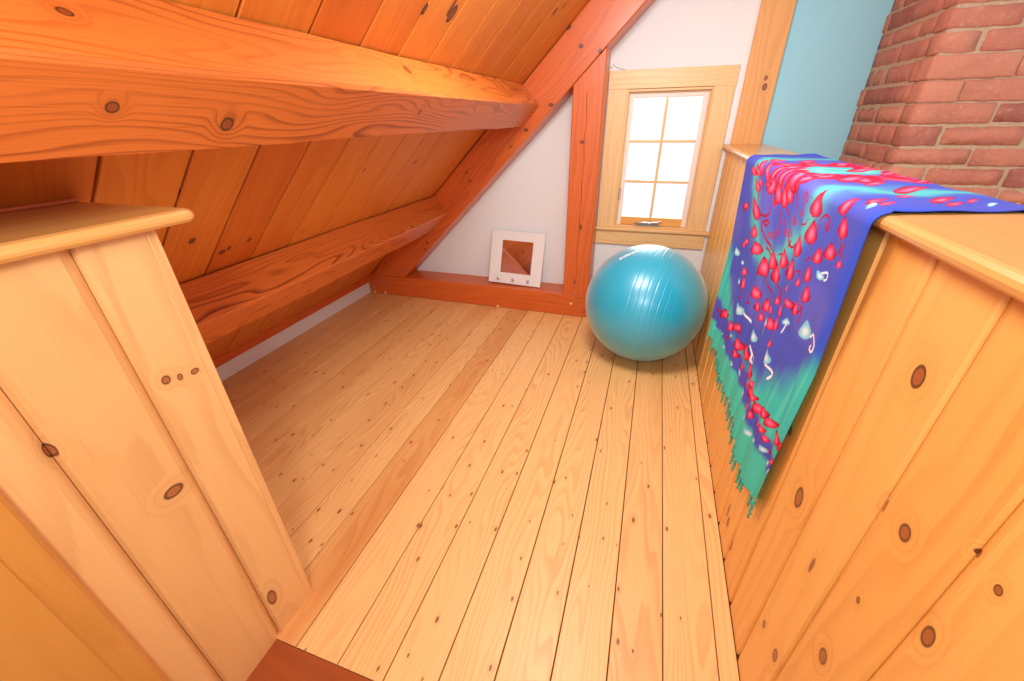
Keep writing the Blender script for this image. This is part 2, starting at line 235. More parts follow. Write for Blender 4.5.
def mirror():
    t=NT('mirror_glass'); t.b.inputs['Base Color'].default_value=(.86,.84,.82,1); t.b.inputs['Metallic'].default_value=1; t.b.inputs['Roughness'].default_value=.015; return t.m
M['mirror']=mirror()
def glass():
    t=NT('window_glass'); tr=t.n('ShaderNodeBsdfTransparent'); gl=t.n('ShaderNodeBsdfGlossy'); gl.inputs['Roughness'].default_value=.02
    mx=t.n('ShaderNodeMixShader'); fr=t.n('ShaderNodeFresnel'); fr.inputs[0].default_value=1.35
    t.l(fr.outputs[0],mx.inputs[0]); t.l(tr.outputs[0],mx.inputs[1]); t.l(gl.outputs[0],mx.inputs[2]); t.t.nodes.remove(t.b); t.l(mx.outputs[0],t.out.inputs[0]); return t.m
M['glass']=glass()
def brick():
    t=NT('old_red_brick'); r=t.sep(t.uvm('rnd')); o=t.n('ShaderNodeTexCoord').outputs['Object']
    n1=t.noise(o,16,5,.65); n2=t.noise(o,70,4,.7); n3=t.noise(o,7,3)
    c=t.mix(r[0],lin((200,132,108)),lin((184,112,94))); c=t.mix(t.smooth(r[1],.72,.95),c,lin((160,94,82)))
    c=t.mix(t.math('MULTIPLY',t.smooth(n1,.45,.75),.55),c,lin((204,134,106)))
    c=t.mix(t.math('MULTIPLY',t.smooth(n3,.5,.72),.5),c,lin((150,90,76)))
    c=t.mix(t.math('MULTIPLY',t.smooth(n2,.55,.72),.6),c,lin((202,164,134)))
    t.l(c,t.b.inputs['Base Color']); t.b.inputs['Roughness'].default_value=.85
    t.bump(t.math('ADD',n1,t.math('MULTIPLY',n2,.6)),.8,.010); return t.m
M['brick']=brick()
def mortar():
    t=NT('lime_mortar'); o=t.n('ShaderNodeTexCoord').outputs['Object']; n=t.noise(o,90,5,.7)
    t.l(t.mix(n,lin((160,130,104)),lin((212,186,156))),t.b.inputs['Base Color']); t.b.inputs['Roughness'].default_value=.95; t.bump(n,.8,.006); return t.m
M['mortar']=mortar()
def ballmat():
    t=NT('turquoise_vinyl'); t.b.inputs['Base Color'].default_value=lin((14,168,200)); t.b.inputs['Roughness'].default_value=.42
    t.b.inputs['Sheen Weight'].default_value=.35; t.b.inputs['Sheen Roughness'].default_value=.4; t.b.inputs['Coat Weight'].default_value=1; t.b.inputs['Coat Roughness'].default_value=.28; t.b.inputs['Coat IOR'].default_value=1.6
    return t.m
M['ball']=ballmat()
M['ink']=plain('white_print',(240,246,250),.5)
# ---------------------------------------------------------------- measured layout (metres)
YF,YW=2.629,2.826; XR,XL,XS=.3785,-.8155,-2.113
RS,RC=.98,2.197                       # roof underside: z = RC + RS*x
ROOFD=V3(1,0,RS)/math.hypot(1,RS); ROOFN=V3(RS,0,-1)/math.hypot(1,RS)   # up the slope / into the room
# floor
m=MB(); edges=[.3785,.329]+[.329-.135*k for k in range(1,19)]+[XS-.02]
for k,(b,a) in enumerate(zip(edges[:-1],edges[1:])):
    w=b-a; rn=(random.random(),random.random())
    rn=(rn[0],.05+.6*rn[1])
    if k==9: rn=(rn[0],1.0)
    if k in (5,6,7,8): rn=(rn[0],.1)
    if k>9: rn=(rn[0],.45+.3*random.random())  # boards towards the eave: shade put into their darker tint
    c=.0016; g=.0016
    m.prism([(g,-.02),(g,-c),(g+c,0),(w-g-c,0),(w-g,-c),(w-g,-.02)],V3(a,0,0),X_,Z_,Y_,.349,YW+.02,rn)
m.box((XS-.02,.30,-.05),(.56,YW+.02,-.012),mi=1); m.box((XR,-.6,-.05),(.60,YW+.02,-.0005),mi=1)
struct(m.build('floor',[M['floor'],M['gap']]),'wide knotty pine floorboards running towards the window wall','floor')
m=MB(); m.box((.6,-1.2,-.05),(2.6,YW,0.0),rn=(.2,.4)); struct(m.build('floor_hall',M['floor']),'pine floor of the open hall beyond the right half wall','floor')
m=MB(); m.prism([(.02,-.035),(.005,-.03),(0,-.0175),(.005,-.005),(.02,0),(.30,0),(.30,-.035)],V3(0,.047,0),Y_,Z_,X_,XL,XR,(.3,.4))
struct(m.build('trim_1',M['nosing']),'reddish brown stair nosing board at the near edge of the floor','trim')
m=MB(); m.box((XL,-1.3,-.26),(XR,.07,-.22),axis=0,rn=(.6,.3)); m.box((XL,.05,-.22),(XR,.07,-.03),axis=0,rn=(.1,.3))
struct(m.build('stair_1',M['nosing']),'reddish brown stair tread below the nosing board','stair')
# ceiling
m=MB(); ys=[.57+.1877*k for k in range(-9,14)]
O0=V3(0,0,RC)
for a,b in zip(ys[:-1],ys[1:]):
    b=min(b,YW+.03)
    if b-a<.02: continue
    w=b-a; c=.0022
    m.prism([(.0036,-.02),(.0036,-c),(c+.003,0),(w-c-.003,0),(w-.0036,-c),(w-.0036,-.02)],O0+Y_*a,Y_,ROOFN,ROOFD,-2.09*math.hypot(1,RS),.56*math.hypot(1,RS))
m.prism([(0,-.03),(0,-.012),(4.0,-.012),(4.0,-.03)],O0+Y_*(-1.12),Y_,ROOFN,ROOFD,-2.09*math.hypot(1,RS),.56*math.hypot(1,RS),mi=1)
struct(m.build('ceiling',[M['ceil'],M['gap']]),'sloping orange pine board ceiling under the roof','ceiling')
# gable wall with window hole
wx0,wx1,wz0,wz1=-.212,.258,.60,1.39
m=MB()
def wallbox(m,lo,hi): m.box(lo,hi,axis=2,c=.0005)
wallbox(m,(-2.2,YW,-.05),(wx0,YW+.14,3)); wallbox(m,(wx1,YW,-.05),(.545,YW+.14,3)); wallbox(m,(wx0,YW,-.05),(wx1,YW+.14,wz0)); wallbox(m,(wx0,YW,wz1),(wx1,YW+.14,3))
wb=struct(m.build('wall_back',M['white']),'white plaster gable wall around the small window','wall')
ck=tube('hairline_crack',[(-.306,YW-.0002,1.512),(-.285,YW-.0002,1.498),(-.262,YW-.0002,1.490),(-.235,YW-.0002,1.484)],.0011,M['dark'],wb); ck['label']='thin dark hairline crack'
for nx,nz in ((-.3125,1.498),(-.316,1.476)): 
    nl=lathe('nail_head',[(0,0),(.0035,0),(.003,.003),(0,.004)],M['dark'],10,(0,-1,0),(nx,YW+.001,nz),parent=wb)
m=MB(); wallbox(m,(.545,YW,-.05),(2.6,YW+.14,3)); struct(m.build('wall_back_blue',M['blue']),'light blue painted wall between the pine trim board and the brick chimney','wall')
m=MB(); m.box((XS-.03,-.9,0),(XS,YF+.02,.106),axis=1,rn=(.5,.5)); struct(m.build('baseboard_left',M['base']),'low white painted strip at the eave under the sloping ceiling','baseboard')
m=MB(); m.box((XS-.03,-.9,.105),(XS+.034,YF+.01,.160),axis=1,rn=(.5,.8),c=.004); struct(m.build('trim_2',M['rafter']),'orange brown strip where the sloping ceiling meets the white eave board','trim')
m=MB(); m.box((.394,YW-.022,1.10),(.546,YW+.001,3),axis=2,rn=(.31,.4),c=.002); struct(m.build('trim_3',M['trimboard']),'vertical pine trim board between the white wall and the blue wall','trim')
# right half wall
def vboards(m,xf,sgn,joints,z0,z1,gv,t=.02):
    for a,b in zip(joints[:-1],joints[1:]):
        w=b-a
        m.prism([(.0006,t),(.0006,gv[0]),(gv[1],0),(w-gv[2],0),(w-.0006,gv[3]),(w-.0006,t)],V3(xf,a,0),Y_,X_*sgn,Z_,z0,z1)
m=MB(); J=[.409+.139*k for k in range(-7,18)]; J[-1]=YW-.001
vboards(m,XR,1,J,0,1.079,(.006,.003,.016,.006))
m.box((XR+.016,-.56,0),(.54,YW-.001,1.079),axis=2,mi=0)
wr=struct(m.build('wall_right',[M['right']]),'pine boarded half wall on the right, under the printed cloth','half wall')
def cap(m,x0,x1,y0,y1,z0,z1,nose,back=True):
    h=(z1-z0)/2; r=h
    pr=[]
    n=6
    if nose<0: # rounded toward -x
        for k in range(n+1):
            a=math.pi/2+math.pi*k/n; pr.append((x0+r+r*math.cos(a),z0+h+h*math.sin(a)))
        for k in range(n+1):
            a=-math.pi/2+math.pi*k/n; pr.append((x1-r+r*math.cos(a),z0+h+h*math.sin(a)))
    m.prism(pr,V3(0,0,0),X_,Z_,Y_,y0,y1,(.4,.5),smooth=False)
m=MB(); cap(m,.3530,.572,-.56,YW-.0235,1.079,1.1035,-1); cp=m.build('cap',M['cap'],wr); cp['label']='smooth varnished pine ledge on top'
# left half wall
m=MB(); J=[.365-.146*k for k in range(0,9)][::-1]; J=[q for q in J]+[.485]
vboards(m,XL,-1,J,0,1.088,(.010,.004,.019,.011))
m.box((-1.085,J[0],0),(XL-.018,.468,1.088),axis=2,rn=(.2,.5)); m.box((-1.09,.468,0),(XL-.0002,.4865,1.088),axis=2,rn=(.7,.3))
wl=struct(m.build('wall_left',[M['left']]),'pine boarded half wall on the left, ending in front of the eave','half wall')
def capL():
    # plan outline with rounded tip, bullnose profile
    x0,x1,y0,y1=-1.100,-.788,-.80,.552; z0,z1=1.0885,1.1135; h=(z1-z0)/2; R=.022
    pl=[(x0,y0),(x1,y0)]+[(x1-R+R*math.cos(a),y1-R+R*math.sin(a)) for a in [math.pi/2*k/6 for k in range(7)]]+[(x0,y1)]
    m=MB(); lv=[(0,-1),(.6,-.8),(.93,-.4),(1,0),(.93,.4),(.6,.8),(0,1)]
    cx=sum(p[0] for p in pl)/len(pl)
    def inset(p,d):
        x,y=p
        nx=min(x,x1-d) if x>x0+.01 else x; ny=min(y,y1-d)
        if x>x1-R-1e-6 and y>y1-R-1e-6:
            k=(R-d)/R; nx=x1-R+(x-(x1-R))*k; ny=y1-R+(y-(y1-R))*k
        return nx,ny
    rings=[[V3(*inset(p,h*(1-a)),z0+h+h*b) for p in pl] for a,b in lv]
    for A,B in zip(rings[:-1],rings[1:]):
        for i in range(len(pl)):
            j=(i+1)%len(pl); q=[A[i],A[j],B[j],B[i]]; m.face(q,[(p[1],p[0]+p[2]) for p in q],(.3,.3))
    for Rr in (rings[0],rings[-1]): m.face(Rr,[(p[1],p[0]) for p in Rr],(.3,.3))
    return m
cp=capL().build('cap',M['cap'],wl); cp['label']='smooth varnished pine ledge with a rounded corner on top'
m=MB(); m.prism([(0,0),(0,.02),(.004,.024),(.16,.024),(.170,.021),(.176,.013),(.178,0)],V3(XL+.0003,-.026,0),Y_,X_,Z_,0,1.0875,(.2,.4),caps=True)
m.prism([(0,.024),(0,.028),(.132,.028),(.135,.024)],V3(XL+.0003,-.026,0),Y_,X_,Z_,0,1.0875,(.6,.4))
struct(m.build('trim_4',M['corner']),'amber corner board nearest the camera on the left half wall','trim')
m=MB(); m.box((-1.094,-.78,1.114),(-1.088,.535,1.122),rn=(.3,.4)); struct(m.build('trim_5',M['rafter']),'narrow red brown strip behind the left ledge at the ceiling','trim')
# ---------------------------------------------------------------- timber frame
def zl(x): return .91+RS*(x+1.0)
m=MB(); pr=[(-2.098,.1635),(-1.765,.1635),(.62,zl(.62)-.0),(.62,RC+RS*.62-.004),(-2.075,RC+RS*-2.075-.004)]
# prism along y, grain must run up the slope: build with slope axis instead
nrm=V3(-RS,0,1)/math.hypot(1,RS)
def slopebeam(m,xa,xb,c0,c1,ya,yb,rn):
    """beam along the roof slope between z=c0+RS*x and z=c1+RS*x"""
    k=math.hypot(1,RS); d=(c1-c0)/k; O=V3(0,0,c0)
    c=.006
    pr=[(c,0),(yb-ya-c,0),(yb-ya,c),(yb-ya,d-c),(yb-ya-c,d),(c,d),(0,d-c),(0,c)]
    m.prism(pr,O+Y_*ya,Y_,nrm,ROOFD,xa*k,xb*k,rn,nl=24,jit=.0015)
slopebeam(m,-2.22,.62,1.89,RC-.005,YF,YW-.004,(.21,.4))
rf=m.build('rafter',M['rafter'])
# trim the foot level with the sill beam
bm=bmesh.new(); bm.from_mesh(rf.data); bmesh.ops.bisect_plane(bm,geom=bm.verts[:]+bm.edges[:]+bm.faces[:],plane_co=(0,0,.163),plane_no=(0,0,-1),clear_outer=True)
bmesh.ops.holes_fill(bm,edges=[e for e in bm.edges if e.is_boundary])
bmesh.ops.bisect_plane(bm,geom=bm.verts[:]+bm.edges[:]+bm.faces[:],plane_co=(-2.074,0,0),plane_no=(-1,0,0),clear_outer=True)
bmesh.ops.holes_fill(bm,edges=[e for e in bm.edges if e.is_boundary]); bm.to_mesh(rf.data); bm.free()
tag(rf,'heavy orange fir rafter sloping up along the white gable wall','rafter')
m=MB(); m.prism([(.006,0),(YW-YF-.006,0),(YW-YF,.006),(YW-YF,.156),(YW-YF-.006,.162),(.006,.162),(0,.156),(0,.006)],V3(0,YF,0),Y_,Z_,X_,-2.11,-.316,(.62,.5),nl=24,jit=.001)
sb=tag(m.build('sill_beam',M['rafter']),'long orange fir beam lying on the floor along the white gable wall','beam')
for px_,pz_ in ((-.431,.096),(-.985,.010),(-1.964,.014),(-2.066,.013)):
    p=lathe('peg',[(0,-.004),(.0095,-.004),(.0095,.004),(.007,.008),(0,.009)],M['peg'],14,(0,-1,0),(px_,YF,pz_),parent=sb); p['label']='small round pale peg'
m=MB()
c=.005; x0,x1=-.492,-.3195; y0,y1=YF+.001,YW-.001
prof=[(x0+c,y0),(x1-c,y0),(x1,y0+c),(x1,y1-c),(x1-c,y1),(x0+c,y1),(x0,y1-c),(x0,y0+c)]
bot=[V3(x,y,.1625) for x,y in prof]; topv=[V3(x,y,1.89+RS*x-.004) for x,y in prof]
per=0; NL=20
for i in range(8):
    j=(i+1)%8; w=np.linalg.norm(bot[i]-bot[j])
    for k in range(NL):
        a,b=k/NL,(k+1)/NL; q=[bot[i]*(1-a)+topv[i]*a,bot[j]*(1-a)+topv[j]*a,bot[j]*(1-b)+topv[j]*b,bot[i]*(1-b)+topv[i]*b]
        m.face(q,[(q[0][2],per),(q[1][2],per+w),(q[2][2],per+w),(q[3][2],per)],(.41,.35))
    per+=w
m.face(bot[::-1],None,(.4,.4)); m.face(topv,None,(.4,.4))
po=tag(m.build('post',M['rafter']),'upright orange fir post between the sill beam and the rafter, left of the window','post')
tube('drying_crack',[(-.408+.004*math.sin(k*1.7),YF+.0012,.30+.06*k) for k in range(19)],[.0012+.0008*math.sin(k*2.3)**2 for k in range(19)],M['check'],po,6)
def purlin(name,t,c,b,ya,yb,rn,label):
    t,c,b=V3(t[0],0,t[1]),V3(c[0],0,c[1]),V3(b[0],0,b[1]); d=b+(t-c)
    A=(t-c)/np.linalg.norm(t-c); B=(b-c)/np.linalg.norm(b-c); wa,wb=np.linalg.norm(t-c),np.linalg.norm(b-c)
    e=.007; pr=[(e,0),(wa,0),(wa,wb),(e,wb),(0,wb-e),(0,e)]
    m=MB(); m.prism(pr,c,A,B,Y_,ya,yb,rn,nl=60,jit=.0016)
    return tag(m.build(name,M['beam']),label,'beam','roof purlins')
purlin('purlin',(-.7855,1.421),(-.680,1.317),(-.785,1.203),-.9,YF,(.13,.42),'upper thick fir purlin crossing under the sloping ceiling, at the top left')
purlin('purlin',(-1.426,.789),(-1.326,.676),(-1.462,.544),-.6,YF,(.77,.5),'lower fir purlin near the floor, running behind the left half wall')
# ---------------------------------------------------------------- window
w=empty('window_1',(.02,YW,.60)); struct(w,'small six pane casement window with wide pine casing in the white wall','window')
K=1.0125
def zz(z): return 1.245+(z-1.245)*K
m=MB(); m.box((-.316,YW-.02,1.388),(.358,YW,1.480),axis=0,rn=(.12,.3)); keep(m.build('head_casing',M['casing']),w)
m=MB(); m.box((-.314,YW-.019,.606),(-.208,YW,1.388),axis=2,rn=(.52,.5)); keep(m.build('side_casing',M['casing']),w)
m=MB(); m.box((.254,YW-.019,.606),(.356,YW,1.388),axis=2,rn=(.82,.2)); keep(m.build('side_casing',M['casing']),w)
m=MB(); m.box((-.343,YW-.035,.583),(.392,YW+.03,.605),axis=0,rn=(.32,.2),c=.005); keep(m.build('sill',M['casing']),w)
m=MB(); m.box((-.320,YW-.017,.490),(.362,YW,.583),axis=0,rn=(.72,.3)); keep(m.build('apron',M['casing']),w)
m=MB()
for lo,hi,ax in (((-.211,YW-.012,.604),(-.198,YW+.07,1.387),2),((.246,YW-.012,.604),(.257,YW+.07,1.387),2),((-.198,YW-.012,1.374),(.246,YW+.07,1.387),0),((-.198,YW+.0,.604),(.246,YW+.07,.616),0)): m.box(lo,hi,axis=ax)
for lo,hi,ax in (((-.198,YW+.008,.616),(-.190,YW+.02,1.374),2),((.238,YW+.008,.616),(.246,YW+.02,1.374),2),((-.19,YW+.008,1.367),(.238,YW+.02,1.374),0)): m.box(lo,hi,axis=ax)
keep(m.build('jamb',M['casing']),w)
sx0,sx1,sz0,sz1=-.190,.238,.618,1.368; gx0,gx1,gz0,gz1=-.168,.211,.668,1.345
m=MB(); ya,yb=YW+.02,YW+.05
m.box((sx0,ya,sz0),(gx0,yb,sz1),axis=2); m.box((gx1,ya,sz0),(sx1,yb,sz1),axis=2); m.box((gx0,ya,gz1),(gx1,yb,sz1),axis=0)
keep(m.build('sash',M['sash']),w)
m=MB(); m.box((gx0,ya-.001,sz0),(gx1,yb,gz0),axis=0,rn=(.3,.9)); br=keep(m.build('bottom_rail',M['right']),w); br['label']='orange pine bottom rail'
m=MB(); m.box((.012,ya+.004,gz0),(.026,yb-.006,gz1),axis=2)
for z in (1.117,.891): m.box((gx0,ya+.005,zz(z)-.007),(gx1,yb-.007,zz(z)+.007),axis=0)
keep(m.build('muntin',M['casing']),w)
m=MB(); m.box((gx0-.005,yb-.005,gz0-.005),(gx1+.005,yb-.001,gz1+.005),axis=2,c=.0005); keep(m.build('glass',M['glass']),w)
m=MB(); m.box((-.06,YW-.010,.617),(.075,YW+.012,.636),axis=0,c=.006); m.box((-.05,YW-.018,.632),(.02,YW-.006,.648),axis=0,c=.005); h=keep(m.build('crank_housing',M['chrome']),w); h['label']='grey metal crank operator'
hd=tube('crank_handle',[(-.075,YW-.02,.634),(-.05,YW-.024,.642),(0,YW-.026,.645),(.06,YW-.026,.648),(.09,YW-.03,.652)],[.005,.005,.0045,.005,.007],M['chrome'],None); keep(hd,w)
m=MB(); m.box((-.196,YW-.006,.78),(-.186,YW+.008,.85),axis=2,c=.003); lk=keep(m.build('sash_lock',M['chrome']),w)
# ---------------------------------------------------------------- framed mirror on the sill beam
def framed_mirror():
    b=V3(-.877,2.706,.1635); tilt=math.atan2(YW-.016-2.706-.0,.365)
    e=empty('framed_mirror',tuple(b)); U=X_.copy(); ang=math.radians(-1.5)
    W=V3(0,math.sin(tilt),math.cos(tilt)); N=V3(0,-math.cos(tilt),math.sin(tilt))
    U,W=U*math.cos(ang)+W*math.sin(ang),W*math.cos(ang)-U*math.sin(ang)
    b=b+V3(0,0,.0055)
    def slab(m,u0,u1,w0,w1,n0,n1,c=.002):
        m.prism([(u0,n0),(u1,n0),(u1,n1-c),(u1-c,n1),(u0+c,n1),(u0,n1-c)],b,U,N,W,w0,w1,(.5,.5))
    w,h=.201,.378
    m=MB(); slab(m,-w,w,0,.078,0,.014); slab(m,-w,w,.312,h,0,.014); slab(m,-w,-.116,.078,.312,0,.014); slab(m,.118,w,.078,.312,0,.014)
    keep(m.build('frame',M['frame']),e)
    m=MB(); slab(m,-.117,.119,.077,.313,.003,.008,.0003); g=keep(m.build('mirror_glass',M['mirror']),e); g['label']='square mirror reflecting the boarded ceiling'
    for k,u in enumerate((-.118,-.005,.109)):
        o=b+U*u+W*.034+N*.014
        lathe('knob',[(0,-.001),(.006,0),(.005,.009),(.009,.014),(.0105,.019),(.008,.024),(0,.026)],M['chrome'],16,tuple(N),tuple(o-V3(*e.location)),parent=e)
    return tag(e,'square white framed mirror with three metal knobs, leaning on the gable wall','mirror')
framed_mirror()
# ---------------------------------------------------------------- exercise ball
YAW,PIT,ROL=[math.radians(a) for a in (-18.4488,28.6589,-1.0509)]
fw=V3(math.sin(YAW)*math.cos(PIT),math.cos(YAW)*math.cos(PIT),-math.sin(PIT)); rt=V3(math.cos(YAW),-math.sin(YAW),0); up=np.cross(rt,fw)
rt,up=rt*math.cos(ROL)+up*math.sin(ROL),-rt*math.sin(ROL)+up*math.cos(ROL)
def ball():
    R0=.3235; c=V3(.047,2.219,.3245); ax=.86*rt-.30*up-.40*fw; ax/=np.linalg.norm(ax)
    e=empty('exercise_ball',(c[0],c[1],0))
    n=520; prof=[]; ringsd=[-5+6.2*k for k in range(7)]
    for i in range(n+1):
        th=-90+180*i/n; r=R0
        for g in ringsd:
            d=(th-g)/.42
            if abs(d)<3: r-=.0012*math.exp(-d*d)
        prof.append((r*math.cos(math.radians(th)),r*math.sin(math.radians(th))))
    prof[0]=(0,prof[0][1]); prof[-1]=(0,prof[-1][1])
    o=lathe('ball_body',prof,M['ball'],160,tuple(ax),(0,0,c[2]),parent=e)
    n1=V3(-.48,-.27,.835); n2=V3(-.20,-.17,.965); n1/=np.linalg.norm(n1); n2/=np.linalg.norm(n2)
    m=MB(); om=math.acos(n1@n2); sl=lambda t:(n1*math.sin((1-t)*om)+n2*math.sin(t*om))/math.sin(om)
    side=np.cross(n1,n2); side/=np.linalg.norm(side)
    def quad(t0,t1,h0,h1):
        P=[]
        for t,h in ((t0,h0),(t1,h0),(t1,h1),(t0,h1)):
            d=sl(t)+side*h; d/=np.linalg.norm(d); P.append(d*R0*1.0012+V3(0,0,c[2]))
        Q=[p+(p-V3(0,0,c[2]))*-.004 for p in P]; m.face(P); m.face(Q[::-1])
        for i in range(4): m.face([P[i],Q[i],Q[(i+1)%4],P[(i+1)%4]])
    for k in range(9):
        a=k/9.2; b=a+.075; H=.034
        quad(a,a+.034,-H,H)
        if k%3!=1: quad(a,b,H-.022,H)
        if k%2==0: quad(a,b,-H,-H+.022)
        if k%4!=2: quad(a,b,-.011,.011)
        if k%3==0: quad(b-.022,b,-H,0)
    t=m.build('printed_lettering',M['ink'],e); t['label']='small white printed lettering'
    return tag(e,'large turquoise exercise ball on the floor below the window','ball')
ball()
# ---------------------------------------------------------------- brick chimney
def chimney():
    X0,Y0,X1,Y1=.945,2.235,2.5,YW-.001
    e=empty('brick_chimney',(1.6,2.5,0))
    m=MB(); m.box((X0+.006,Y0+.006,0),(X1,Y1,3.0),axis=2,c=.003); keep(m.build('mortar',M['mortar']),e)
    zs=[1.574,1.505,1.431,1.35,1.275,1.199,1.12,1.049,.973]
    while zs[-1]>.02: zs.append(max(zs[-1]-.0752,0))
    zs=zs[::-1]
    while zs[-1]<2.95: zs.append(zs[-1]+.0755)
    fx={8:[1.16],7:[1.065],6:[1.204],5:[1.068],4:[1.201],3:[1.066],2:[1.191],1:[1.071]}
    ly={8:[2.45,2.68],7:[2.336,2.56],6:[2.389,2.62],5:[2.455,2.775],4:[2.34,2.568,2.79],3:[2.48,2.70],2:[2.306,2.55,2.78],1:[2.423,2.66]}
    base=min(range(len(zs)),key=lambda i:abs(zs[i]-.973))
    m=MB()
    def brk(lo,hi):
        rn=(random.random(),random.random()); lo=V3(*lo); hi=V3(*hi); c=.006
        # rounded worn block: chamfered box with jittered corners, each face split
        d=hi-lo
        def P(a,b,g): return lo+d*V3(a,b,g)
        tt=[]
        for q in d:
            n_=max(2,int(round(q/.035))); g_=.005/q; tt.append([0,g_]+[g_+(1-2*g_)*w_/n_ for w_ in range(1,n_)]+[1-g_,1])
        nx=[len(w_)-1 for w_ in tt]
        idx={}
        ph=rng.random(6)*6.28
        def pt(i,j,k):
            t=V3(tt[0][i],tt[1][j],tt[2][k]); p=lo+d*t
            ex=[min(q,1-q)*w for q,w in zip(t,d)]
            near=sorted(ex)
            # pull in edges
            for a in range(3):
                if ex[a]<1e-6:
                    o=[ex[b] for b in range(3) if b!=a]
                    s=sum(.003*math.exp(-q/.003) for q in o)
                    wob=.0016*math.sin(p[0]*71+ph[0])+.0012*math.sin(p[0]*173+ph[3])+.0016*math.sin(p[2]*93+ph[1])+.0016*math.sin(p[1]*67+ph[2])
                    p[a]+= (s+wob+.0004)*(1 if t[a]<.5 else -1)
            return p
        for a in range(3):
            b,g=(a+1)%3,(a+2)%3
            for sd in (0,nx[a]):
                for i in range(nx[b]):
                    for j in range(nx[g]):
                        q=[]
                        for di,dj in ((0,0),(1,0),(1,1),(0,1)):
                            ii=[0,0,0]; ii[a]=sd; ii[b]=i+di; ii[g]=j+dj; q.append(pt(*ii))
                        m.face(q,None,rn,0,True)
    for r in range(len(zs)-1):
        k=r-base+1; z0,z1=zs[r]+.004,zs[r+1]-.004
        if z1<.03: continue
        if z1>2.3: continue
        xs=[X0]+(fx.get(k) or ([1.2] if r%2 else [1.068])); 
        while xs[-1]<X1-.3: xs.append(xs[-1]+.262+.012*(rng.random()-.5))
        ysj=[Y0]+(ly.get(k) or ([2.34,2.57,2.79] if r%2 else [2.46,2.70]))+[Y1]
        for i,(a,b) in enumerate(zip(xs[:-1],xs[1:])):
            off=.004*rng.random()
            brk((a+(.004 if i else -.002),Y0+off-.002,z0+.003*(rng.random()-.5)),(b-.004,Y0+.095,z1+.003*(rng.random()-.5)))
        for i,(a,b) in enumerate(zip(ysj[:-1],ysj[1:])):
            if i==0:
                a=Y0+.10
                if b-a<.03: continue
            off=.004*rng.random()
            brk((X0+off-.002,a+.003,z0),(X0+.09,b-.003,z1))
    keep(m.build('bricks',M['brick']),e)
    return tag(e,'old red brick chimney standing beyond the right half wall, against the blue wall','chimney')
chimney()
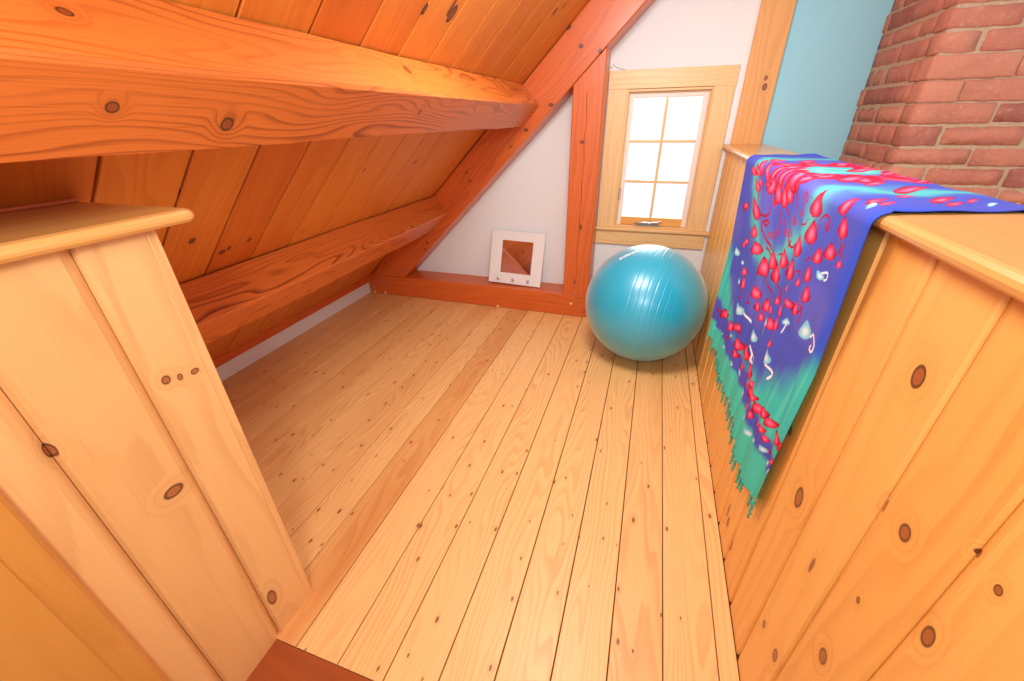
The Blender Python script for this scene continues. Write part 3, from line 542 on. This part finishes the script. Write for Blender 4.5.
# ---------------------------------------------------------------- printed cloth over the right half wall
def cloth():
    NX,ZT=.345,1.106
    e=empty('printed_cloth',(.45,1.38,1.105))
    def path(s):
        """s<0 across the ledge, s>0 hanging into the room, s<-.225 hanging on the far side"""
        if s>.022: return NX+.016*min(1,(s-.022)/.3), ZT-s
        if s>0:
            a=(s/.022)*math.pi/2; return NX+.020-.020*math.sin(a)+0*s, ZT-.022+.022*math.cos(a)
        if s>-.02: return NX+.020+(-s)*.4, ZT
        if s>-.225: return NX+.028+(-s-.02)*(.578-NX-.028)/.205, ZT
        q=-s-.225
        if q<.02: a=q/.02*math.pi/2; return .578+.012*math.sin(a), ZT-.012+.012*math.cos(a)
        return .590, ZT-.012-(q-.02)
    def ends(s):
        h=min(max(s/.75,0),1)
        y0=.803+.062*h+ (0.06*min(1,-s/.21) if s<0 else 0)
        y1=1.937-.047*h+(.05*min(1,-s/.21) if s<0 else 0)
        return y0,y1
    S=np.concatenate([np.linspace(-.52,-.25,28),np.linspace(-.25,.05,150),np.linspace(.0525,.755,285)])
    NU=470; nu,ns=NU,len(S)
    ph=rng.random(9)*6.28
    co=np.zeros((ns,nu,3)); UVs=np.zeros((ns,nu,2))
    t=np.linspace(0,1,nu)
    for i,s in enumerate(S):
        x,z=path(s); y0,y1=ends(s); y=y0+(y1-y0)*t
        h=min(max(s/.5,0),1.3)
        rip=(np.abs(np.sin(y*26+ph[0]+.8*np.sin(y*5)))**.6-.6)*.006+np.sin(y*61+ph[1]+s*2)*.0022+np.sin(y*15+ph[2])*.004
        d=.010*h*rip/.006*.95
        fl=.0012*np.sin(y*33+s*30)+.0012*np.sin(y*11-s*50)
        if s>0: xx=x-.001-d*.8; zz_=np.full(nu,z)
        elif s>-.23: xx=np.full(nu,x); zz_=z+.002+fl*.9
        else: xx=x+.001+d*0+.004*np.sin(y*20); zz_=np.full(nu,z)
        if s<=0 and s>-.02: xx=xx+0
        hem=.010*np.sin(y*9+1.3)*max(0,(s-.5)/.25) if s>.5 else 0
        co[i,:,0]=xx; co[i,:,1]=y; co[i,:,2]=zz_+hem
        UVs[i,:,0]=y; UVs[i,:,1]=s
    # printed pattern, worked out in cloth coordinates (y along the ledge, s down the cloth)
    Y=UVs[:,:,0]; Sg=UVs[:,:,1]
    def L(c): return np.array(lin(c)[:3])
    col=np.zeros((ns,nu,3))+L((76,84,182))
    def over(mask,c):
        nonlocal col
        col=col*(1-mask[...,None])+mask[...,None]*(c if getattr(c,'ndim',0)==3 else L(c))
    def ss(x,a,b): q=np.clip((x-a)/(b-a),0,1); return q*q*(3-2*q)
    wv=.012*np.sin(Y*31+Sg*17)+.010*np.sin(Y*19-Sg*43)+.006*np.sin(Y*77+Sg*61)
    R=np.hypot(Y-1.39,(Sg+.13))
    over(.35*ss(np.sin(Y*13+Sg*9)+np.sin(Y*7-Sg*21),.3,1.6),(116,108,196))
    over(.8*(1-ss(np.minimum(Y-(.803+.05*np.clip(Sg/.75,0,1)),1.937-Y)+wv*.4,.015,.055))*(Sg<.55),(50,84,206))
    over(.85*np.exp(-((R-.365+wv)/.042)**2),(86,188,176))
    over(.9*(1-ss(R+wv*.5,.075,.11)),(84,186,178))
    over(.6*np.exp(-((R-.055)/.012)**2),(140,206,200))
    T=ss(R+wv*.6,.66,.74); over(.95*T,(64,192,176))
    over(.4*T*ss(np.sin(Y*140+3*np.sin(Sg*8)),.2,1),(104,214,196))
    band=ss(Sg+.10*(Y-1.2)**2*0,.555,.585)*(1-ss(Sg-.06*np.clip(Y-1.1,0,1),.615,.640)); over(band,(86,84,188))
    low=ss(Sg-.06*np.clip(Y-1.1,0,1),.62,.65); over(low,(78,198,178))
    # ring of red petals round the medallion
    for k in range(13):
        a=math.radians(8+k*27.7); cy,cs=1.39+.175*math.cos(a),-.13+.150*math.sin(a)
        du,dv=(Y-cy),(Sg-cs); p=du*math.cos(a)+dv*math.sin(a); q=-du*math.sin(a)+dv*math.cos(a)
        d=np.sqrt((p/.075)**2+(q/.036)**2); over(1-ss(d,.92,1.05),(190,14,44)); over(1-ss(d,.75,.95),(236,32,66)); over(.7*(1-ss(np.sqrt((p/.06)**2+(q/.014)**2),.4,1.)),(250,120,160))
    def shape(E,fn):
        for cy,cs,ay,as_,by,bs in E:
            det=ay*bs-as_*by
            if abs(det)<1e-9: continue
            ext_y=(abs(ay)+abs(by))*1.4+.004; ext_s=(abs(as_)+abs(bs))*1.4+.004
            mk=(np.abs(Y-cy)<ext_y)&(np.abs(Sg-cs)<ext_s)
            if not mk.any(): continue
            ii=np.where(mk.any(1))[0]; jj=np.where(mk.any(0))[0]; sl=(slice(ii[0],ii[-1]+1),slice(jj[0],jj[-1]+1))
            dy=Y[sl]-cy; ds=Sg[sl]-cs
            p=(dy*bs-ds*by)/det; q=(-dy*as_+ds*ay)/det   # p along (tip -1 .. bulb 1), q across
            fn(sl,p,q)
    def blend(sl,m,c): col[sl]=col[sl]*(1-m[...,None])+m[...,None]*L(c)
    def red(sl,p,q):
        w=np.where(p<.25,.12+.88*np.clip((p+1)/1.25,0,1)**.8,np.sqrt(np.clip(1-((p-.25)/.78)**2,0,1)))
        d=np.maximum(np.abs(q)/(w+.02),np.abs(p)/1.02)
        blend(sl,1-ss(d,1.05,1.25),(132,6,52)); blend(sl,1-ss(d,.72,.95),(232,22,54)); blend(sl,.9*np.exp(-((p-.1)/.55)**2-(q/.42)**2),(255,124,172))
    def wht(sl,p,q):
        w=np.where(p<.25,.12+.88*np.clip((p+1)/1.25,0,1),np.sqrt(np.clip(1-((p-.25)/.78)**2,0,1)))
        d=np.maximum(np.abs(q)/(w+.02),np.abs(p)/1.02)
        blend(sl,1-ss(d,.9,1.1),(120,200,222)); blend(sl,.9*np.exp(-((p-.2)/.45)**2-(q/.45)**2),(250,240,230))
    def rng_(sl,p,q):
        d=np.hypot(p,q); blend(sl,.9*np.exp(-((d-.85)/.26)**2),(168,18,62)); blend(sl,.9*(1-ss(d,.2,.4)),(168,18,62))
    def stroke(Ls,c):
        for l in Ls:
            w=max(l[0],.0016); pts=np.array(l[1:]).reshape(-1,2)
            # smooth the stroke
            P=[]
            for k in range(len(pts)-1):
                p0,p1,p2,p3=pts[max(k-1,0)],pts[k],pts[k+1],pts[min(k+2,len(pts)-1)]
                for a in np.linspace(0,1,5)[:-1]:
                    P.append(.5*(2*p1+(p2-p0)*a+(2*p0-5*p1+4*p2-p3)*a*a+(3*p1-p0-3*p2+p3)*a**3))
            P.append(pts[-1])
            for a,b in zip(P[:-1],P[1:]):
                lo=np.minimum(a,b)-w*3; hi=np.maximum(a,b)+w*3
                mk=(Y>lo[0])&(Y<hi[0])&(Sg>lo[1])&(Sg<hi[1])
                if not mk.any(): continue
                y,s=Y[mk],Sg[mk]; ab=b-a; tt=np.clip(((y-a[0])*ab[0]+(s-a[1])*ab[1])/(ab@ab+1e-12),0,1)
                d=np.hypot(y-a[0]-ab[0]*tt,s-a[1]-ab[1]*tt); m_=(1-ss(d,w*.8,w*1.5))[:,None]
                col[mk]=col[mk]*(1-m_)+m_*L(c)
    shape(RNG,rng_); stroke(TND,(158,16,58)); shape(RED,red); stroke(WTN,(244,236,238)); shape(WHT,wht)
    idx=np.arange(ns*nu).reshape(ns,nu)
    f=np.stack([idx[:-1,:-1],idx[:-1,1:],idx[1:,1:],idx[1:,:-1]],-1).reshape(-1,4)
    me=bpy.data.meshes.new('cloth'); off=np.array(e.location)
    me.from_pydata((co.reshape(-1,3)-off).tolist(),[],f.tolist())
    at=me.color_attributes.new('print','FLOAT_COLOR','POINT'); at.data.foreach_set('color',np.concatenate([col.reshape(-1,3),np.ones((ns*nu,1))],1).astype(np.float32).ravel())
    me.polygons.foreach_set('use_smooth',np.ones(len(me.polygons),bool))
    t_=NT('printed_cotton'); a=t_.n('ShaderNodeAttribute',attribute_name='print'); g=t_.n('ShaderNodeTexCoord').outputs['Object']
    wvn=t_.noise(t_.comb(t_.math('MULTIPLY',t_.sep(g)[0],300),t_.math('MULTIPLY',t_.sep(g)[1],600),t_.math('MULTIPLY',t_.sep(g)[2],300)),1,2)
    t_.l(a.outputs['Color'],t_.b.inputs['Base Color']); t_.b.inputs['Roughness'].default_value=.9; t_.b.inputs['Specular IOR Level'].default_value=.15
    t_.bump(wvn,.15,.001)
    me.materials.append(t_.m)
    o=bpy.data.objects.new('cloth',me); C.objects.link(o); o.parent=e
    md=o.modifiers.new('thickness','SOLIDIFY'); md.thickness=.0016; md.offset=1
    # knotted fringe along the lower hem
    fm=plain('teal_fringe',(66,178,154),.85)
    n=30; hem=co[-1]
    for k in range(n):
        j=int((k+.5+.25*(rng.random()-.5))/n*nu); p=hem[j].copy(); ln=.035+.03*rng.random()
        sw=.012*(rng.random()-.5); pts=[]; rr=[]
        for q in range(9):
            a=q/8; pts.append((p[0]+.0015*math.sin(a*19),p[1]+sw*a*a+.002*math.sin(a*23+k),p[2]+.004-ln*a)); rr.append(.0042*(1-.35*a)*(1+.25*math.sin(a*26))+(.002 if q==1 else 0))
        pts=[tuple(np.array(q)-off) for q in pts]
        tube('fringe_tassel',pts,rr,fm,e,6)
    return tag(e,'blue and teal fringed cloth printed with red petals, draped over the right half wall','cloth')
cloth()
# ---------------------------------------------------------------- light, sky, camera
wd=bpy.data.worlds.new('World'); bpy.context.scene.world=wd; wd.use_nodes=True
bg=wd.node_tree.nodes['Background']; bg.inputs[0].default_value=(1.0,.985,.97,1); bg.inputs[1].default_value=WORLD
def area(name,loc,target,size,power,col=(1,1,1)):
    l=bpy.data.lights.new(name,'AREA'); l.shape='DISK'; l.size=size; l.energy=power; l.color=col
    o=bpy.data.objects.new(name,l); o.location=loc
    d=V3(*target)-V3(*loc); from mathutils import Vector
    o.rotation_euler=Vector(d).to_track_quat('-Z','Y').to_euler(); C.objects.link(o); return o
area('fill_light',(-.25,1.25,1.84),(.25,1.7,.5),.5,FILL,(1,.97,.94))  # added fill light above the view, brightens the far half of the room
sl=bpy.data.lights.new('daylight_sun','SUN'); sl.energy=SUN; sl.angle=math.radians(70); sl.color=(.97,.98,1)
so=bpy.data.objects.new('daylight_sun',sl); C.objects.link(so); so.rotation_euler=(math.radians(-62),0,math.radians(-4)); so.location=(0,5,4)
area('flash_lamp',(-.06,-.25,1.54),(-.45,2.4,.5),.32,FLASH,(1,.97,.93))
cam=bpy.data.cameras.new('camera'); cam.sensor_width=36; cam.lens=404.13/1024*36; cam.clip_start=.01
co_=bpy.data.objects.new('camera',cam); C.objects.link(co_)
from mathutils import Matrix
mt=Matrix(((rt[0],up[0],-fw[0],0),(rt[1],up[1],-fw[1],0),(rt[2],up[2],-fw[2],1.245),(0,0,0,1)))
co_.matrix_world=mt
sc=bpy.context.scene; sc.camera=co_
sc.view_settings.view_transform='Standard'; sc.view_settings.look='None'; sc.view_settings.gamma=1; sc.view_settings.exposure=EXPOSURE; sc.view_settings.use_curve_mapping=False
